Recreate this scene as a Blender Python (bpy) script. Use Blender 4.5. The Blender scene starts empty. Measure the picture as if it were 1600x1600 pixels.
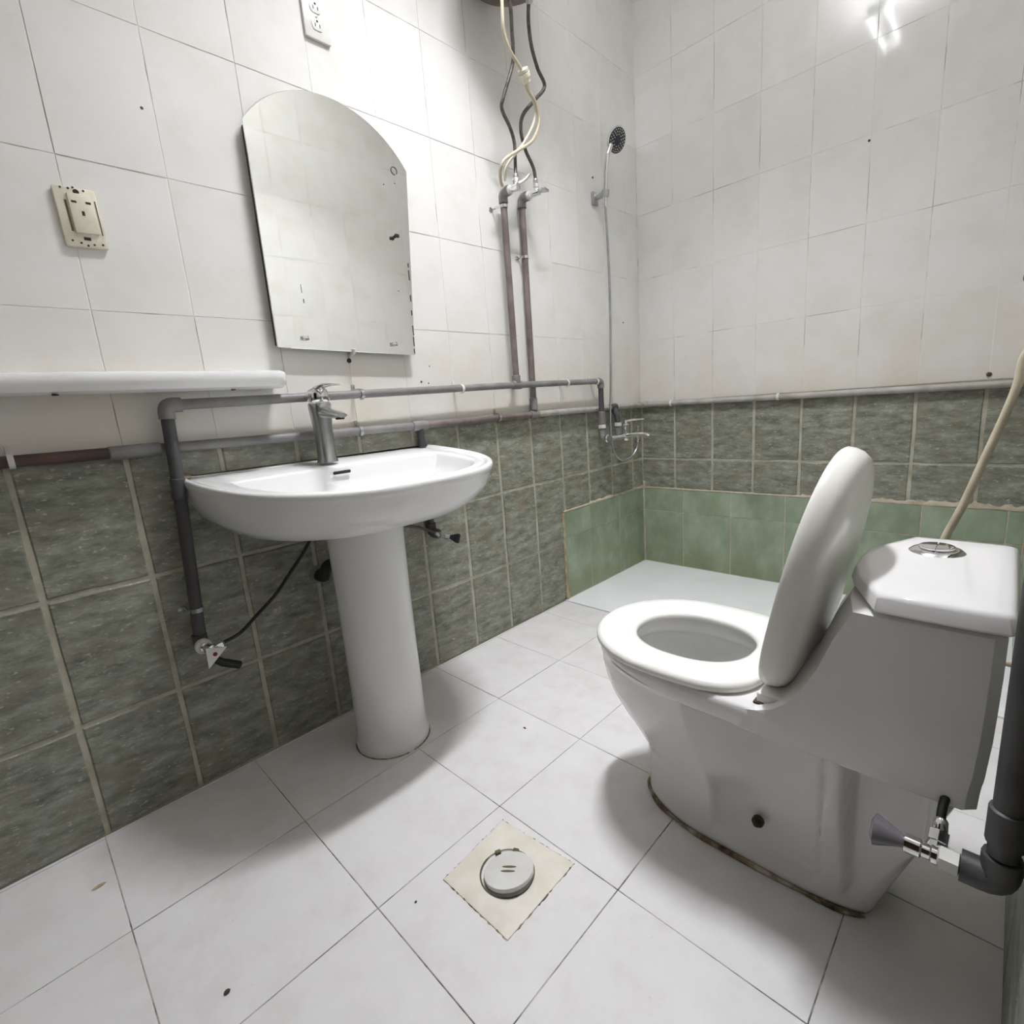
import bpy, bmesh, math, random
from mathutils import Vector, Matrix
random.seed(7)
scene = bpy.context.scene
COL = scene.collection
PI = math.pi

# ---------------------------------------------------------------- camera
cam_d = bpy.data.cameras.new('camera'); cam = bpy.data.objects.new('camera', cam_d); COL.objects.link(cam)
cam_d.sensor_width = 36; cam_d.lens = 791.93 / 1600 * 36; cam_d.clip_start = 0.01
cam.matrix_world = (Matrix.Translation((1.4729, -2.5148, 0.9349)) @ Matrix.Rotation(math.radians(45.2456), 4, 'Z')
                    @ Matrix.Rotation(math.radians(78.1777), 4, 'X') @ Matrix.Rotation(math.radians(-4.4384), 4, 'Z'))
scene.camera = cam
# ---------------------------------------------------------------- world, exposure
w = bpy.data.worlds.new('world'); scene.world = w; w.use_nodes = True
w.node_tree.nodes['Background'].inputs[0].default_value = (0.02, 0.02, 0.02, 1)
vs = scene.view_settings
scene.display_settings.display_device = 'sRGB'
vs.view_transform = 'Standard'; vs.look = 'None'; vs.gamma = 1; vs.use_curve_mapping = False
vs.exposure = 0.40
scene.cycles.max_bounces = 20; scene.cycles.diffuse_bounces = 14
LAMP = 22.0                        # radiance of the pendant lamp's diffuser seen from the side
LAMP_AT = (0.75, -1.40, 2.82)     # linear lamp hung under the ceiling, shining down; upward light added as ceiling-bounce fill
for nm, dz, en, spr, flip in (('lamp_light_down', -.024, 12.5, 106, 0), ('fill_light_up', .030, 13.0, 165, math.pi)):
    la = bpy.data.lights.new(nm, 'AREA'); la.shape = 'RECTANGLE'; la.size = 0.07; la.size_y = 0.42
    la.energy = en; la.color = (0.97, 0.985, 1.02); la.spread = math.radians(spr)
    lo_ = bpy.data.objects.new(nm, la); COL.objects.link(lo_); lo_.location = (LAMP_AT[0], LAMP_AT[1], LAMP_AT[2] + dz); lo_.rotation_euler = (flip, 0, 0)

# ---------------------------------------------------------------- materials
def nodes_of(name):
    m = bpy.data.materials.new(name); m.use_nodes = True
    return m, m.node_tree, m.node_tree.nodes['Principled BSDF']
def N(nt, kind, **kw):
    n = nt.nodes.new(kind)
    for k, v in kw.items():
        if k.startswith('i_'):
            key = k[2:]; key = int(key) if key.isdigit() else key.replace('_', ' ')
            n.inputs[key].default_value = v
        else: setattr(n, k, v)
    return n
def L(nt, a, b): nt.links.new(a, b)
def rgba(c): return (c[0], c[1], c[2], 1)
def ramp(nt, fac, stops):
    r = N(nt, 'ShaderNodeValToRGB'); L(nt, fac, r.inputs[0])
    e = r.color_ramp.elements
    while len(e) < len(stops): e.new(0.5)
    for el, (p, c) in zip(e, stops):
        el.position = p; el.color = rgba(c) if hasattr(c, '__len__') else (c, c, c, 1)
    return r
def mix(nt, fac, a, b):
    m = N(nt, 'ShaderNodeMix', data_type='RGBA')
    for sock, v in ((m.inputs[0], fac), (m.inputs[6], a), (m.inputs[7], b)):
        if hasattr(v, 'node'): L(nt, v, sock)
        elif hasattr(v, '__len__'): sock.default_value = rgba(v)
        else: sock.default_value = v
    return m.outputs[2]
def obj_coords(nt, scale=(1, 1, 1), rnd=True):
    tc = N(nt, 'ShaderNodeTexCoord'); mp = N(nt, 'ShaderNodeMapping'); mp.inputs['Scale'].default_value = scale
    L(nt, tc.outputs['Object'], mp.inputs[0])
    if rnd:
        oi = N(nt, 'ShaderNodeObjectInfo'); mu = N(nt, 'ShaderNodeVectorMath', operation='MULTIPLY_ADD')
        cb = N(nt, 'ShaderNodeCombineXYZ')
        for k in range(3): L(nt, oi.outputs['Random'], cb.inputs[k])
        L(nt, cb.outputs[0], mu.inputs[0]); mu.inputs[1].default_value = (37, 53, 71); L(nt, mp.outputs[0], mu.inputs[2])
        return mu.outputs[0]
    return mp.outputs[0]
def noise(nt, vec, scale, detail=3, rough=0.55):
    n = N(nt, 'ShaderNodeTexNoise'); n.inputs['Scale'].default_value = scale; n.inputs['Detail'].default_value = detail
    n.inputs['Roughness'].default_value = rough; L(nt, vec, n.inputs['Vector']); return n.outputs[0]
def bump(nt, b, h, strength, dist=0.002):
    n = N(nt, 'ShaderNodeBump'); n.inputs['Strength'].default_value = strength; n.inputs['Distance'].default_value = dist
    L(nt, h, n.inputs['Height']); L(nt, n.outputs[0], b.inputs['Normal'])
def plain(name, c, rough=0.4, metal=0.0, var=0.0, vscale=8, spec=None, c2=None, rnd=False):
    m, nt, b = nodes_of(name)
    b.inputs['Roughness'].default_value = rough; b.inputs['Metallic'].default_value = metal
    if spec is not None: b.inputs['Specular IOR Level'].default_value = spec
    v = obj_coords(nt, rnd=rnd); f = noise(nt, v, vscale, 4)
    c2 = c2 or tuple(x * (1 - var) for x in c)
    r = ramp(nt, f, [(0.35, c2), (0.62, c)]); L(nt, r.outputs[0], b.inputs['Base Color'])
    return m
MT = {}
# glazed white wall tile: faint marbling, yellowish limescale close to the pipes
m, nt, b = nodes_of('white_wall_tile'); MT['tile'] = m
v = obj_coords(nt); f = noise(nt, v, 7, 4, 0.6)
base = ramp(nt, f, [(0.3, (0.715, 0.70, 0.665)), (0.5, (0.755, 0.745, 0.722)), (0.7, (0.775, 0.765, 0.745))]).outputs[0]
geo = N(nt, 'ShaderNodeNewGeometry'); sep = N(nt, 'ShaderNodeSeparateXYZ'); L(nt, geo.outputs['Position'], sep.inputs[0])
mr = N(nt, 'ShaderNodeMapRange'); L(nt, sep.outputs[2], mr.inputs[0])
mr.inputs[1].default_value = 0.9; mr.inputs[2].default_value = 1.35; mr.inputs[3].default_value = 1; mr.inputs[4].default_value = 0
f2 = noise(nt, geo.outputs['Position'], 3.2, 5, 0.6); r2 = ramp(nt, f2, [(0.38, 0.1), (0.68, 0.8)])
mu = N(nt, 'ShaderNodeMath', operation='MULTIPLY'); L(nt, mr.outputs[0], mu.inputs[0]); L(nt, r2.outputs[0], mu.inputs[1])
col = mix(nt, mu.outputs[0], base, (0.66, 0.605, 0.49))
L(nt, col, b.inputs['Base Color']); b.inputs['Roughness'].default_value = 0.07
bump(nt, b, noise(nt, v, 9, 2), 0.06, 0.004)
# slate-look tile
m, nt, b = nodes_of('slate_look_tile'); MT['slate'] = m
tc = N(nt, 'ShaderNodeTexCoord'); vr = N(nt, 'ShaderNodeMapping'); vr.inputs['Rotation'].default_value = (0, 0, 0.3); vr.inputs['Scale'].default_value = (0.7, 2.0, 1)
oi = N(nt, 'ShaderNodeObjectInfo'); cb = N(nt, 'ShaderNodeCombineXYZ')
for k in range(3): L(nt, oi.outputs['Random'], cb.inputs[k])
mo_ = N(nt, 'ShaderNodeVectorMath', operation='MULTIPLY_ADD'); L(nt, tc.outputs['Object'], vr.inputs[0]); L(nt, cb.outputs[0], mo_.inputs[0]); mo_.inputs[1].default_value = (37, 53, 71); L(nt, vr.outputs[0], mo_.inputs[2])
v = mo_.outputs[0]; f = noise(nt, v, 20, 8, 0.72)
c0 = ramp(nt, f, [(0.30, (0.085, 0.086, 0.064)), (0.44, (0.18, 0.186, 0.146)), (0.56, (0.265, 0.275, 0.222)), (0.72, (0.41, 0.42, 0.355))]).outputs[0]
f3 = noise(nt, obj_coords(nt), 12, 4, 0.6); r3 = ramp(nt, f3, [(0.5, 0.0), (0.70, 0.65)])
c1 = mix(nt, r3.outputs[0], c0, (0.215, 0.175, 0.125))
v2 = obj_coords(nt, (1, 2.2, 1)); f4 = noise(nt, v2, 60, 4, 0.65); r4 = ramp(nt, f4, [(0.60, 0.0), (0.69, 0.75)])
c2 = mix(nt, r4.outputs[0], c1, (0.54, 0.54, 0.47))
f5 = noise(nt, v, 30, 6, 0.7); r5 = ramp(nt, f5, [(0.30, 0.6), (0.38, 0.0)])
c3 = mix(nt, r5.outputs[0], c2, (0.05, 0.05, 0.038))
L(nt, c3, b.inputs['Base Color']); b.inputs['Roughness'].default_value = 0.42
bump(nt, b, f, 0.6, 0.004)
# smooth light-green tile of the shower area
m, nt, b = nodes_of('light_green_tile'); MT['green'] = m
v = obj_coords(nt, (1, 0.6, 1)); f = noise(nt, v, 9, 5, 0.6)
c0 = ramp(nt, f, [(0.3, (0.205, 0.25, 0.175)), (0.52, (0.28, 0.345, 0.245)), (0.72, (0.38, 0.43, 0.335))]).outputs[0]
geo = N(nt, 'ShaderNodeNewGeometry'); sep = N(nt, 'ShaderNodeSeparateXYZ'); L(nt, geo.outputs['Position'], sep.inputs[0])
mr = N(nt, 'ShaderNodeMapRange'); L(nt, sep.outputs[2], mr.inputs[0])
mr.inputs[1].default_value = 0.0; mr.inputs[2].default_value = 0.22; mr.inputs[3].default_value = 0.8; mr.inputs[4].default_value = 0
r2 = ramp(nt, noise(nt, geo.outputs['Position'], 6, 4), [(0.35, 0.1), (0.7, 1.0)])
mu = N(nt, 'ShaderNodeMath', operation='MULTIPLY'); L(nt, mr.outputs[0], mu.inputs[0]); L(nt, r2.outputs[0], mu.inputs[1])
L(nt, mix(nt, mu.outputs[0], c0, (0.20, 0.20, 0.085)), b.inputs['Base Color']); b.inputs['Roughness'].default_value = 0.22
# floor tile
m, nt, b = nodes_of('pale_floor_tile'); MT['floor'] = m
v = obj_coords(nt); f = noise(nt, v, 10, 5, 0.65)
c0 = ramp(nt, f, [(0.3, (0.665, 0.645, 0.64)), (0.5, (0.72, 0.705, 0.705)), (0.7, (0.75, 0.74, 0.74))]).outputs[0]
f2 = noise(nt, v, 60, 3, 0.6); r2 = ramp(nt, f2, [(0.70, 0.0), (0.80, 0.35)])
L(nt, mix(nt, r2.outputs[0], c0, (0.45, 0.42, 0.38)), b.inputs['Base Color'])
b.inputs['Roughness'].default_value = 0.34; bump(nt, b, f, 0.08, 0.002)
# grout behind the wall tiles: beige low, pale grey high
m, nt, b = nodes_of('wall_grout'); MT['grout'] = m
geo = N(nt, 'ShaderNodeNewGeometry'); sep = N(nt, 'ShaderNodeSeparateXYZ'); L(nt, geo.outputs['Position'], sep.inputs[0])
gt = N(nt, 'ShaderNodeMath', operation='GREATER_THAN'); L(nt, sep.outputs[2], gt.inputs[0]); gt.inputs[1].default_value = 0.899
f = noise(nt, geo.outputs['Position'], 14, 5, 0.6)
lo = ramp(nt, f, [(0.3, (0.30, 0.275, 0.20)), (0.65, (0.48, 0.455, 0.375))]).outputs[0]
f2 = noise(nt, geo.outputs['Position'], 4, 3, 0.6)
hi = ramp(nt, f2, [(0.40, (0.40, 0.375, 0.33)), (0.47, (0.77, 0.76, 0.735))]).outputs[0]
L(nt, mix(nt, gt.outputs[0], lo, hi), b.inputs['Base Color']); b.inputs['Roughness'].default_value = 0.85
bump(nt, b, noise(nt, geo.outputs['Position'], 120, 3), 0.5, 0.001)
m, nt, b = nodes_of('floor_grout'); MT['fgrout'] = m
geo = N(nt, 'ShaderNodeNewGeometry'); f = noise(nt, geo.outputs['Position'], 9, 5, 0.7)
L(nt, ramp(nt, f, [(0.40, (0.06, 0.05, 0.042)), (0.50, (0.30, 0.28, 0.26)), (0.62, (0.52, 0.50, 0.48))]).outputs[0], b.inputs['Base Color']); b.inputs['Roughness'].default_value = 0.9
MT['plaster'] = plain('ceiling_paint', (0.82, 0.81, 0.80), 0.8, var=0.04)
MT['slab'] = plain('shower_screed', (0.86, 0.88, 0.89), 0.3, vscale=4, c2=(0.81, 0.835, 0.845))
MT['mortar'] = plain('beige_mortar', (0.56, 0.50, 0.40), 0.85, vscale=30, c2=(0.42, 0.35, 0.26))
MT['rustmortar'] = plain('ochre_mortar', (0.50, 0.41, 0.25), 0.85, vscale=30, c2=(0.33, 0.24, 0.12))
MT['china'] = plain('white_porcelain', (0.80, 0.80, 0.80), 0.07, var=0.02, vscale=4)
MT['toilet'] = plain('toilet_porcelain', (0.80, 0.79, 0.795), 0.09, var=0.03, vscale=4)
MT['seat'] = plain('cream_plastic', (0.85, 0.84, 0.80), 0.20, var=0.02, vscale=5)
MT['shelf'] = plain('white_ceramic', (0.80, 0.80, 0.79), 0.12, var=0.03, vscale=6)
MT['chrome'] = plain('chrome', (0.80, 0.80, 0.80), 0.10, 1.0, var=0.08, vscale=20)
MT['satin'] = plain('worn_chrome', (0.50, 0.51, 0.52), 0.30, 1.0, var=0.2, vscale=18)
MT['pipe'] = plain('grey_painted_pipe', (0.23, 0.228, 0.225), 0.45, vscale=9, c2=(0.17, 0.16, 0.155), rnd=True)
MT['brownpipe'] = plain('brownish_painted_pipe', (0.200, 0.160, 0.150), 0.5, vscale=14, c2=(0.125, 0.095, 0.088), rnd=True)
MT['palepipe'] = plain('pale_painted_pipe', (0.44, 0.42, 0.39), 0.5, vscale=12, c2=(0.30, 0.28, 0.255), rnd=True)
MT['redpipe'] = plain('red_brown_pipe', (0.105, 0.058, 0.048), 0.5, vscale=12, c2=(0.06, 0.04, 0.036))
MT['darkpipe'] = plain('dark_grey_pipe', (0.070, 0.068, 0.070), 0.5, vscale=10, c2=(0.045, 0.042, 0.044))
MT['nut'] = plain('white_plastic', (0.72, 0.71, 0.67), 0.4, var=0.15, vscale=30)
MT['black'] = plain('black_rubber', (0.012, 0.012, 0.012), 0.5, var=0.3)
MT['hose'] = plain('dark_braided_hose', (0.10, 0.088, 0.075), 0.45, vscale=90, c2=(0.045, 0.038, 0.03))
MT['cream'] = plain('cream_hose', (0.58, 0.52, 0.40), 0.45, vscale=20, c2=(0.46, 0.40, 0.29))
MT['ivory'] = plain('ivory_plastic', (0.70, 0.67, 0.55), 0.45, vscale=30, c2=(0.62, 0.58, 0.45))
MT['whiteplate'] = plain('white_plate', (0.72, 0.71, 0.68), 0.35, var=0.05)
MT['slot'] = plain('dark_slot', (0.02, 0.018, 0.012), 0.8, var=0.2)
MT['olive'] = plain('olive_recess', (0.13, 0.12, 0.07), 0.8, var=0.2)
MT['backing'] = plain('mirror_backing', (0.06, 0.045, 0.03), 0.8, var=0.4, vscale=20)
MT['heater'] = plain('heater_enamel', (0.50, 0.49, 0.46), 0.35, var=0.1)
MT['heaterbase'] = plain('heater_bottom', (0.16, 0.13, 0.10), 0.5, var=0.3)
MT['grime'] = plain('brown_grime', (0.10, 0.065, 0.035), 0.85, vscale=60, c2=(0.03, 0.022, 0.014))
MT['drain'] = plain('drain_plate', (0.75, 0.72, 0.645), 0.5, vscale=12, c2=(0.65, 0.605, 0.51))
MT['drainlid'] = plain('drain_cover', (0.68, 0.675, 0.65), 0.45, vscale=12, c2=(0.62, 0.61, 0.58))
MT['smoke'] = plain('smoky_plastic', (0.20, 0.19, 0.21), 0.25, var=0.2)
MT['red'] = plain('red_plastic', (0.22, 0.02, 0.02), 0.5, var=0.3)
MT['greenknob'] = plain('green_knob', (0.10, 0.15, 0.11), 0.5, var=0.3)
MT['sprayer'] = plain('dark_green_plastic', (0.015, 0.04, 0.035), 0.4, var=0.3)
MT['showerface'] = plain('navy_rubber', (0.016, 0.018, 0.028), 0.35, var=0.3)
MT['wood'] = plain('brown_door', (0.16, 0.085, 0.045), 0.4, vscale=6, c2=(0.11, 0.055, 0.03))
m, nt, b = nodes_of('mirror_glass'); MT['mirror'] = m
v = obj_coords(nt, rnd=False); f = noise(nt, v, 5, 5, 0.6)
L(nt, ramp(nt, f, [(0.3, (0.87, 0.885, 0.845)), (0.7, (0.90, 0.91, 0.875))]).outputs[0], b.inputs['Base Color'])
b.inputs['Metallic'].default_value = 1; b.inputs['Roughness'].default_value = 0.035
# toilet caulk: white bead with brown grime
m, nt, b = nodes_of('stained_caulk'); MT['caulk'] = m
v = obj_coords(nt, rnd=False); f = noise(nt, v, 26, 5, 0.6)
L(nt, ramp(nt, f, [(0.34, (0.06, 0.042, 0.026)), (0.48, (0.20, 0.145, 0.09)), (0.66, (0.50, 0.44, 0.36))]).outputs[0], b.inputs['Base Color'])
b.inputs['Roughness'].default_value = 0.8
m, nt, b = nodes_of('lamp_diffuser'); MT['lamp'] = m
b.inputs['Base Color'].default_value = (0.9, 0.9, 0.9, 1)
b.inputs['Emission Color'].default_value = (0.97, 0.985, 1.02, 1); b.inputs['Emission Strength'].default_value = LAMP
b.inputs['Roughness'].default_value = 0.5

# ---------------------------------------------------------------- mesh helpers
class MB:
    def __init__(s): s.v = []; s.f = []
    def add(s, v, f):
        k = len(s.v); s.v += [Vector(p) for p in v]; s.f += [tuple(i + k for i in q) for q in f]; return s
    def loft(s, rings, cap0=True, cap1=True, closed=True):
        n = len(rings[0]); v = [p for r in rings for p in r]; f = []
        for i in range(len(rings) - 1):
            for j in range(n if closed else n - 1):
                a = i * n + j; c = i * n + (j + 1) % n
                f.append((a, c, c + n, a + n))
        if cap0: f.append(tuple(reversed(range(n))))
        if cap1: f.append(tuple(range((len(rings) - 1) * n, len(rings) * n)))
        return s.add(v, f)
    def tube(s, path, r, n=10, caps=True):
        path = [Vector(p) for p in path]; rings = []; up = None
        for i, p in enumerate(path):
            t = (path[min(i + 1, len(path) - 1)] - path[max(i - 1, 0)]).normalized()
            if up is None:
                up = Vector((0, 0, 1)) if abs(t.z) < 0.9 else Vector((0, 1, 0))
            a = (up - t * up.dot(t)).normalized(); up = a; bb = t.cross(a)
            rr = r[i] if hasattr(r, '__len__') else r
            rings.append([p + (a * math.cos(2 * PI * k / n) + bb * math.sin(2 * PI * k / n)) * rr for k in range(n)])
        return s.loft(rings, caps, caps)
    def lathe(s, o, axis, prof, n=20, caps=True):
        o = Vector(o); t = Vector(axis).normalized()
        up = Vector((0, 0, 1)) if abs(t.z) < 0.9 else Vector((1, 0, 0))
        a = (up - t * up.dot(t)).normalized(); bb = t.cross(a)
        return s.loft([[o + t * h + (a * math.cos(2 * PI * k / n) + bb * math.sin(2 * PI * k / n)) * max(r, 1e-4) for k in range(n)] for r, h in prof], caps, caps)
    def box(s, c, d, bev=0.0, rot=None):
        hx, hy, hz = d[0] / 2, d[1] / 2, d[2] / 2; bm = bmesh.new()
        bmesh.ops.create_cube(bm, size=1, matrix=Matrix.Diagonal((d[0], d[1], d[2], 1)))
        if bev: bmesh.ops.bevel(bm, geom=bm.edges[:], offset=bev, segments=2, profile=0.5, affect='EDGES')
        R = rot.to_3x3() if rot else Matrix.Identity(3)
        bm.verts.index_update(); v = [R @ p.co + Vector(c) for p in bm.verts]; f = [tuple(q.index for q in fa.verts) for fa in bm.faces]
        bm.free(); return s.add(v, f)
    def prism(s, pts, d):        # pts: closed outline (3d), d: extrusion vector
        d = Vector(d); pts = [Vector(p) for p in pts]
        return s.loft([pts, [p + d for p in pts]])
    def ball(s, c, r, n=12, sq=(1, 1, 1)):
        rings = []
        for i in range(1, n // 2):
            th = PI * i / (n // 2)
            rings.append([Vector(c) + Vector((math.sin(th) * math.cos(2 * PI * k / n) * r * sq[0], math.sin(th) * math.sin(2 * PI * k / n) * r * sq[1], -math.cos(th) * r * sq[2])) for k in range(n)])
        return s.loft(rings)
    def build(s, name, mat, parent=None, smooth=True, base=None, angle=40):
        off = Vector(base) if base is not None else (parent.matrix_basis.translation if parent else Vector((0, 0, 0)))
        p = parent
        if p is not None and base is None:
            off = Vector(p.get('_w', p.location))
        me = bpy.data.meshes.new(name)
        me.from_pydata([v - off for v in s.v], [], s.f)
        bm = bmesh.new(); bm.from_mesh(me); bmesh.ops.remove_doubles(bm, verts=bm.verts, dist=1e-6)
        bmesh.ops.recalc_face_normals(bm, faces=bm.faces); bm.to_mesh(me); bm.free()
        me.materials.append(MT[mat] if isinstance(mat, str) else mat)
        if smooth:
            me.shade_smooth(); me.set_sharp_from_angle(angle=math.radians(angle))
        o = bpy.data.objects.new(name, me); COL.objects.link(o)
        if parent is not None:
            o.parent = parent; o.location = (0, 0, 0)
        else: o.location = off
        return o
def smooth_path(pts, sub=6):
    P = [Vector(p) for p in pts]; out = []
    for i in range(len(P) - 1):
        p0, p1, p2, p3 = P[max(i - 1, 0)], P[i], P[i + 1], P[min(i + 2, len(P) - 1)]
        for k in range(sub):
            t = k / sub
            out.append(0.5 * ((2 * p1) + (p2 - p0) * t + (2 * p0 - 5 * p1 + 4 * p2 - p3) * t * t + (3 * p1 - p0 - 3 * p2 + p3) * t ** 3))
    out.append(P[-1]); return out
def arc_path(pts, r=0.02, sub=5):   # polyline with rounded corners
    P = [Vector(p) for p in pts]; out = [P[0]]
    for i in range(1, len(P) - 1):
        a, c = (P[i - 1] - P[i]), (P[i + 1] - P[i]); rr = min(r, a.length * .49, c.length * .49)
        s, e = P[i] + a.normalized() * rr, P[i] + c.normalized() * rr
        for k in range(sub + 1):
            t = k / sub; out.append((1 - t) ** 2 * s + 2 * t * (1 - t) * P[i] + t * t * e)
    out.append(P[-1]); return out
def tag(o, label, cat, group=None):
    o['label'] = label; o['category'] = cat
    if group: o['group'] = group
    return o
def thing(name, label, cat, loc, group=None):
    o = bpy.data.objects.new(name, None); COL.objects.link(o); o.location = loc; o.empty_display_size = 0.05
    return tag(o, label, cat, group)
def structure(mb, name, mat, label):
    o = mb.build(name, mat, None, smooth=False, base=(0, 0, 0)); o['kind'] = 'structure'; o['label'] = label; return o

# ---------------------------------------------------------------- room shell
XR, YF, ZC = 1.537, -2.95, 3.0           # right wall, front wall (behind the camera), ceiling
GD = 0.0012                              # tiles stand this proud of the wall
def slab(x0, x1, y0, y1, z0, z1): return MB().box(((x0 + x1) / 2, (y0 + y1) / 2, (z0 + z1) / 2), (x1 - x0, y1 - y0, z1 - z0))
floor = structure(slab(-.1, XR + .1, YF - .1, .1, -.1, -GD), 'floor', 'fgrout', 'floor of large pale tiles with dark hairline joints')
wall_left = structure(slab(-.1, -GD, YF - .1, .1, -GD, ZC), 'wall_left', 'grout', 'left wall, white tiles above dark green slate-look tiles')
wall_back = structure(slab(-GD, XR + GD, GD, .1, -GD, ZC), 'wall_back', 'grout', 'back wall behind the toilet and shower corner')
DX0, DX1, DZ = .50, 1.46, 2.06          # unseen open doorway, added to cut bounce light from behind the camera
def slabs(*bs):
    g = MB()
    for x0, x1, y0, y1, z0, z1 in bs: g.box(((x0 + x1) / 2, (y0 + y1) / 2, (z0 + z1) / 2), (x1 - x0, y1 - y0, z1 - z0))
    return g
wall_right = structure(slab(XR + GD, XR + .1, YF - .1, .1, -GD, ZC), 'wall_right', 'grout', 'right wall behind the toilet tank')
wall_front = structure(slabs((-GD, DX0, YF - .1, YF - GD, -GD, ZC), (DX1, XR + GD, YF - .1, YF - GD, -GD, ZC), (DX0, DX1, YF - .1, YF - GD, DZ, ZC)), 'wall_front', 'grout', 'wall behind the camera with an added open doorway')
ceiling = structure(slab(-.1, XR + .1, YF - .1, .1, ZC, ZC + .1), 'ceiling', 'plaster', 'plain white ceiling')

AX = {'L': (Vector((0, 1, 0)), Vector((0, 0, 1)), Vector((1, 0, 0)), Vector((0, 0, 0)), wall_left),
      'B': (Vector((1, 0, 0)), Vector((0, 0, 1)), Vector((0, -1, 0)), Vector((0, 0, 0)), wall_back),
      'R': (Vector((0, -1, 0)), Vector((0, 0, 1)), Vector((-1, 0, 0)), Vector((XR, 0, 0)), wall_right),
      'F': (Vector((-1, 0, 0)), Vector((0, 0, 1)), Vector((0, 1, 0)), Vector((XR, YF, 0)), wall_front),
      'G': (Vector((1, 0, 0)), Vector((0, 1, 0)), Vector((0, 0, 1)), Vector((0, 0, 0)), floor)}
CACHE = {}
def tile_mesh(kind, wdt, hgt, depth, mat, var):
    key = (kind, round(wdt, 3), round(hgt, 3), depth, var)
    if key in CACHE: return CACHE[key]
    me = bpy.data.meshes.new(kind); a, h = wdt / 2, hgt / 2
    if kind == 'slate_tile':            # uneven, chipped outline
        rnd = random.Random(hash(key) & 0xffff)
        pts = []
        for (x0, y0, x1, y1) in ((-a, -h, a, -h), (a, -h, a, h), (a, h, -a, h), (-a, h, -a, -h)):
            for k in range(3 if abs(x1 - x0) > .05 or abs(y1 - y0) > .05 else 1):
                t = k / 3; j = .0 if k == 0 else .0018
                pts.append((x0 + (x1 - x0) * t + rnd.uniform(-j, j) - .001 * math.copysign(1, x0), y0 + (y1 - y0) * t + rnd.uniform(-j, j)))
        n = len(pts)
        v = [(x, y, -depth) for x, y in pts] + [(x * (1 - .0035 / max(a, .02)), y * (1 - .0035 / max(h, .02)), 0) for x, y in pts]
        f = [(i, (i + 1) % n, n + (i + 1) % n, n + i) for i in range(n)] + [tuple(range(n, 2 * n))]
    else:
        bv = .0006 if kind != 'floor_tile' else .0005
        q = [(-1, -1), (1, -1), (1, 1), (-1, 1)]
        v = [(a * x, h * y, -depth) for x, y in q] + [(a * x, h * y, -bv) for x, y in q] + [((a - bv) * x, (h - bv) * y, 0) for x, y in q]
        f = [(i, (i + 1) % 4, 4 + (i + 1) % 4, 4 + i) for i in range(4)] + [(4 + i, 4 + (i + 1) % 4, 8 + (i + 1) % 4, 8 + i) for i in range(4)] + [(8, 9, 10, 11)]
    me.from_pydata(v, [], f); me.materials.append(MT[mat]); CACHE[key] = me; return me
def tile(side, kind, mat, a0, a1, b0, b1, joint, depth=GD, raise_=0.0, tilt=0.0015, loose=0.0004):
    A, B, Nn, O, par = AX[side]; wdt, hgt = a1 - a0 - joint, b1 - b0 - joint
    if wdt < .004 or hgt < .004: return
    me = tile_mesh(kind, wdt, hgt, depth, mat, random.randrange(4) if kind == 'slate_tile' else 0)
    o = bpy.data.objects.new(kind, me); COL.objects.link(o); o.parent = par
    M = Matrix((A, B, Nn)).transposed().to_4x4()
    M = M @ Matrix.Rotation(random.gauss(0, tilt), 4, 'X') @ Matrix.Rotation(random.gauss(0, tilt), 4, 'Y')
    o.matrix_local = Matrix.Translation(O + A * (a0 + a1) / 2 + B * (b0 + b1) / 2 + Nn * (raise_ + random.uniform(-loose, loose))) @ M
    return o
def spans(lines, lo, hi):
    ls = sorted([lo, hi] + [x for x in lines if lo + .004 < x < hi - .004]); return list(zip(ls[:-1], ls[1:]))
ZS = [0, .2874, .5935, .8965]
ZW = [.8965, 1.209, 1.5155, 1.8205, 2.127, 2.432, 2.737, ZC]
COLS = {'L': spans([(-12.522 + i) * .2 for i in range(-3, 13)], YF, 0), 'B': spans([.194 + .19866 * i for i in range(8)], 0, XR),
        'R': spans([.2 * i for i in range(1, 16)], 0, -YF), 'F': spans([.2 * i for i in range(1, 9)], 0, XR)}
for side in 'LBRF':
    for a0, a1 in COLS[side]:
        if side == 'F':
            xa, xb = XR - a1, XR - a0
            if xb > DX0 + .01 and xa < DX1 - .01:      # columns cut by the doorway
                if xb > DX1: a1 = XR - DX1
                elif xa < DX0: a0 = XR - DX0
                else:
                    tile(side, 'wall_tile', 'tile', a0, a1, DZ, 2.127, .0019)
                    for b0, b1 in zip(ZW[4:-1], ZW[5:]): tile(side, 'wall_tile', 'tile', a0, a1, b0, b1, .0019)
                    continue
        for b0, b1 in zip(ZW[:-1], ZW[1:]): tile(side, 'wall_tile', 'tile', a0, a1, b0, b1, .0019)
        for b0, b1 in zip(ZS[:-1], ZS[1:]):
            c0 = b0
            if side in 'BR' or (side == 'L' and a0 > -.75):
                if side == 'R' and a0 > .7: pass
                elif b1 < .43: continue
                else: c0 = max(b0, .432)
            tile(side, 'slate_tile', 'slate', a0, a1, c0, b1, .0085, GD + .002, .002, tilt=.003, loose=.0006)
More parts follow.
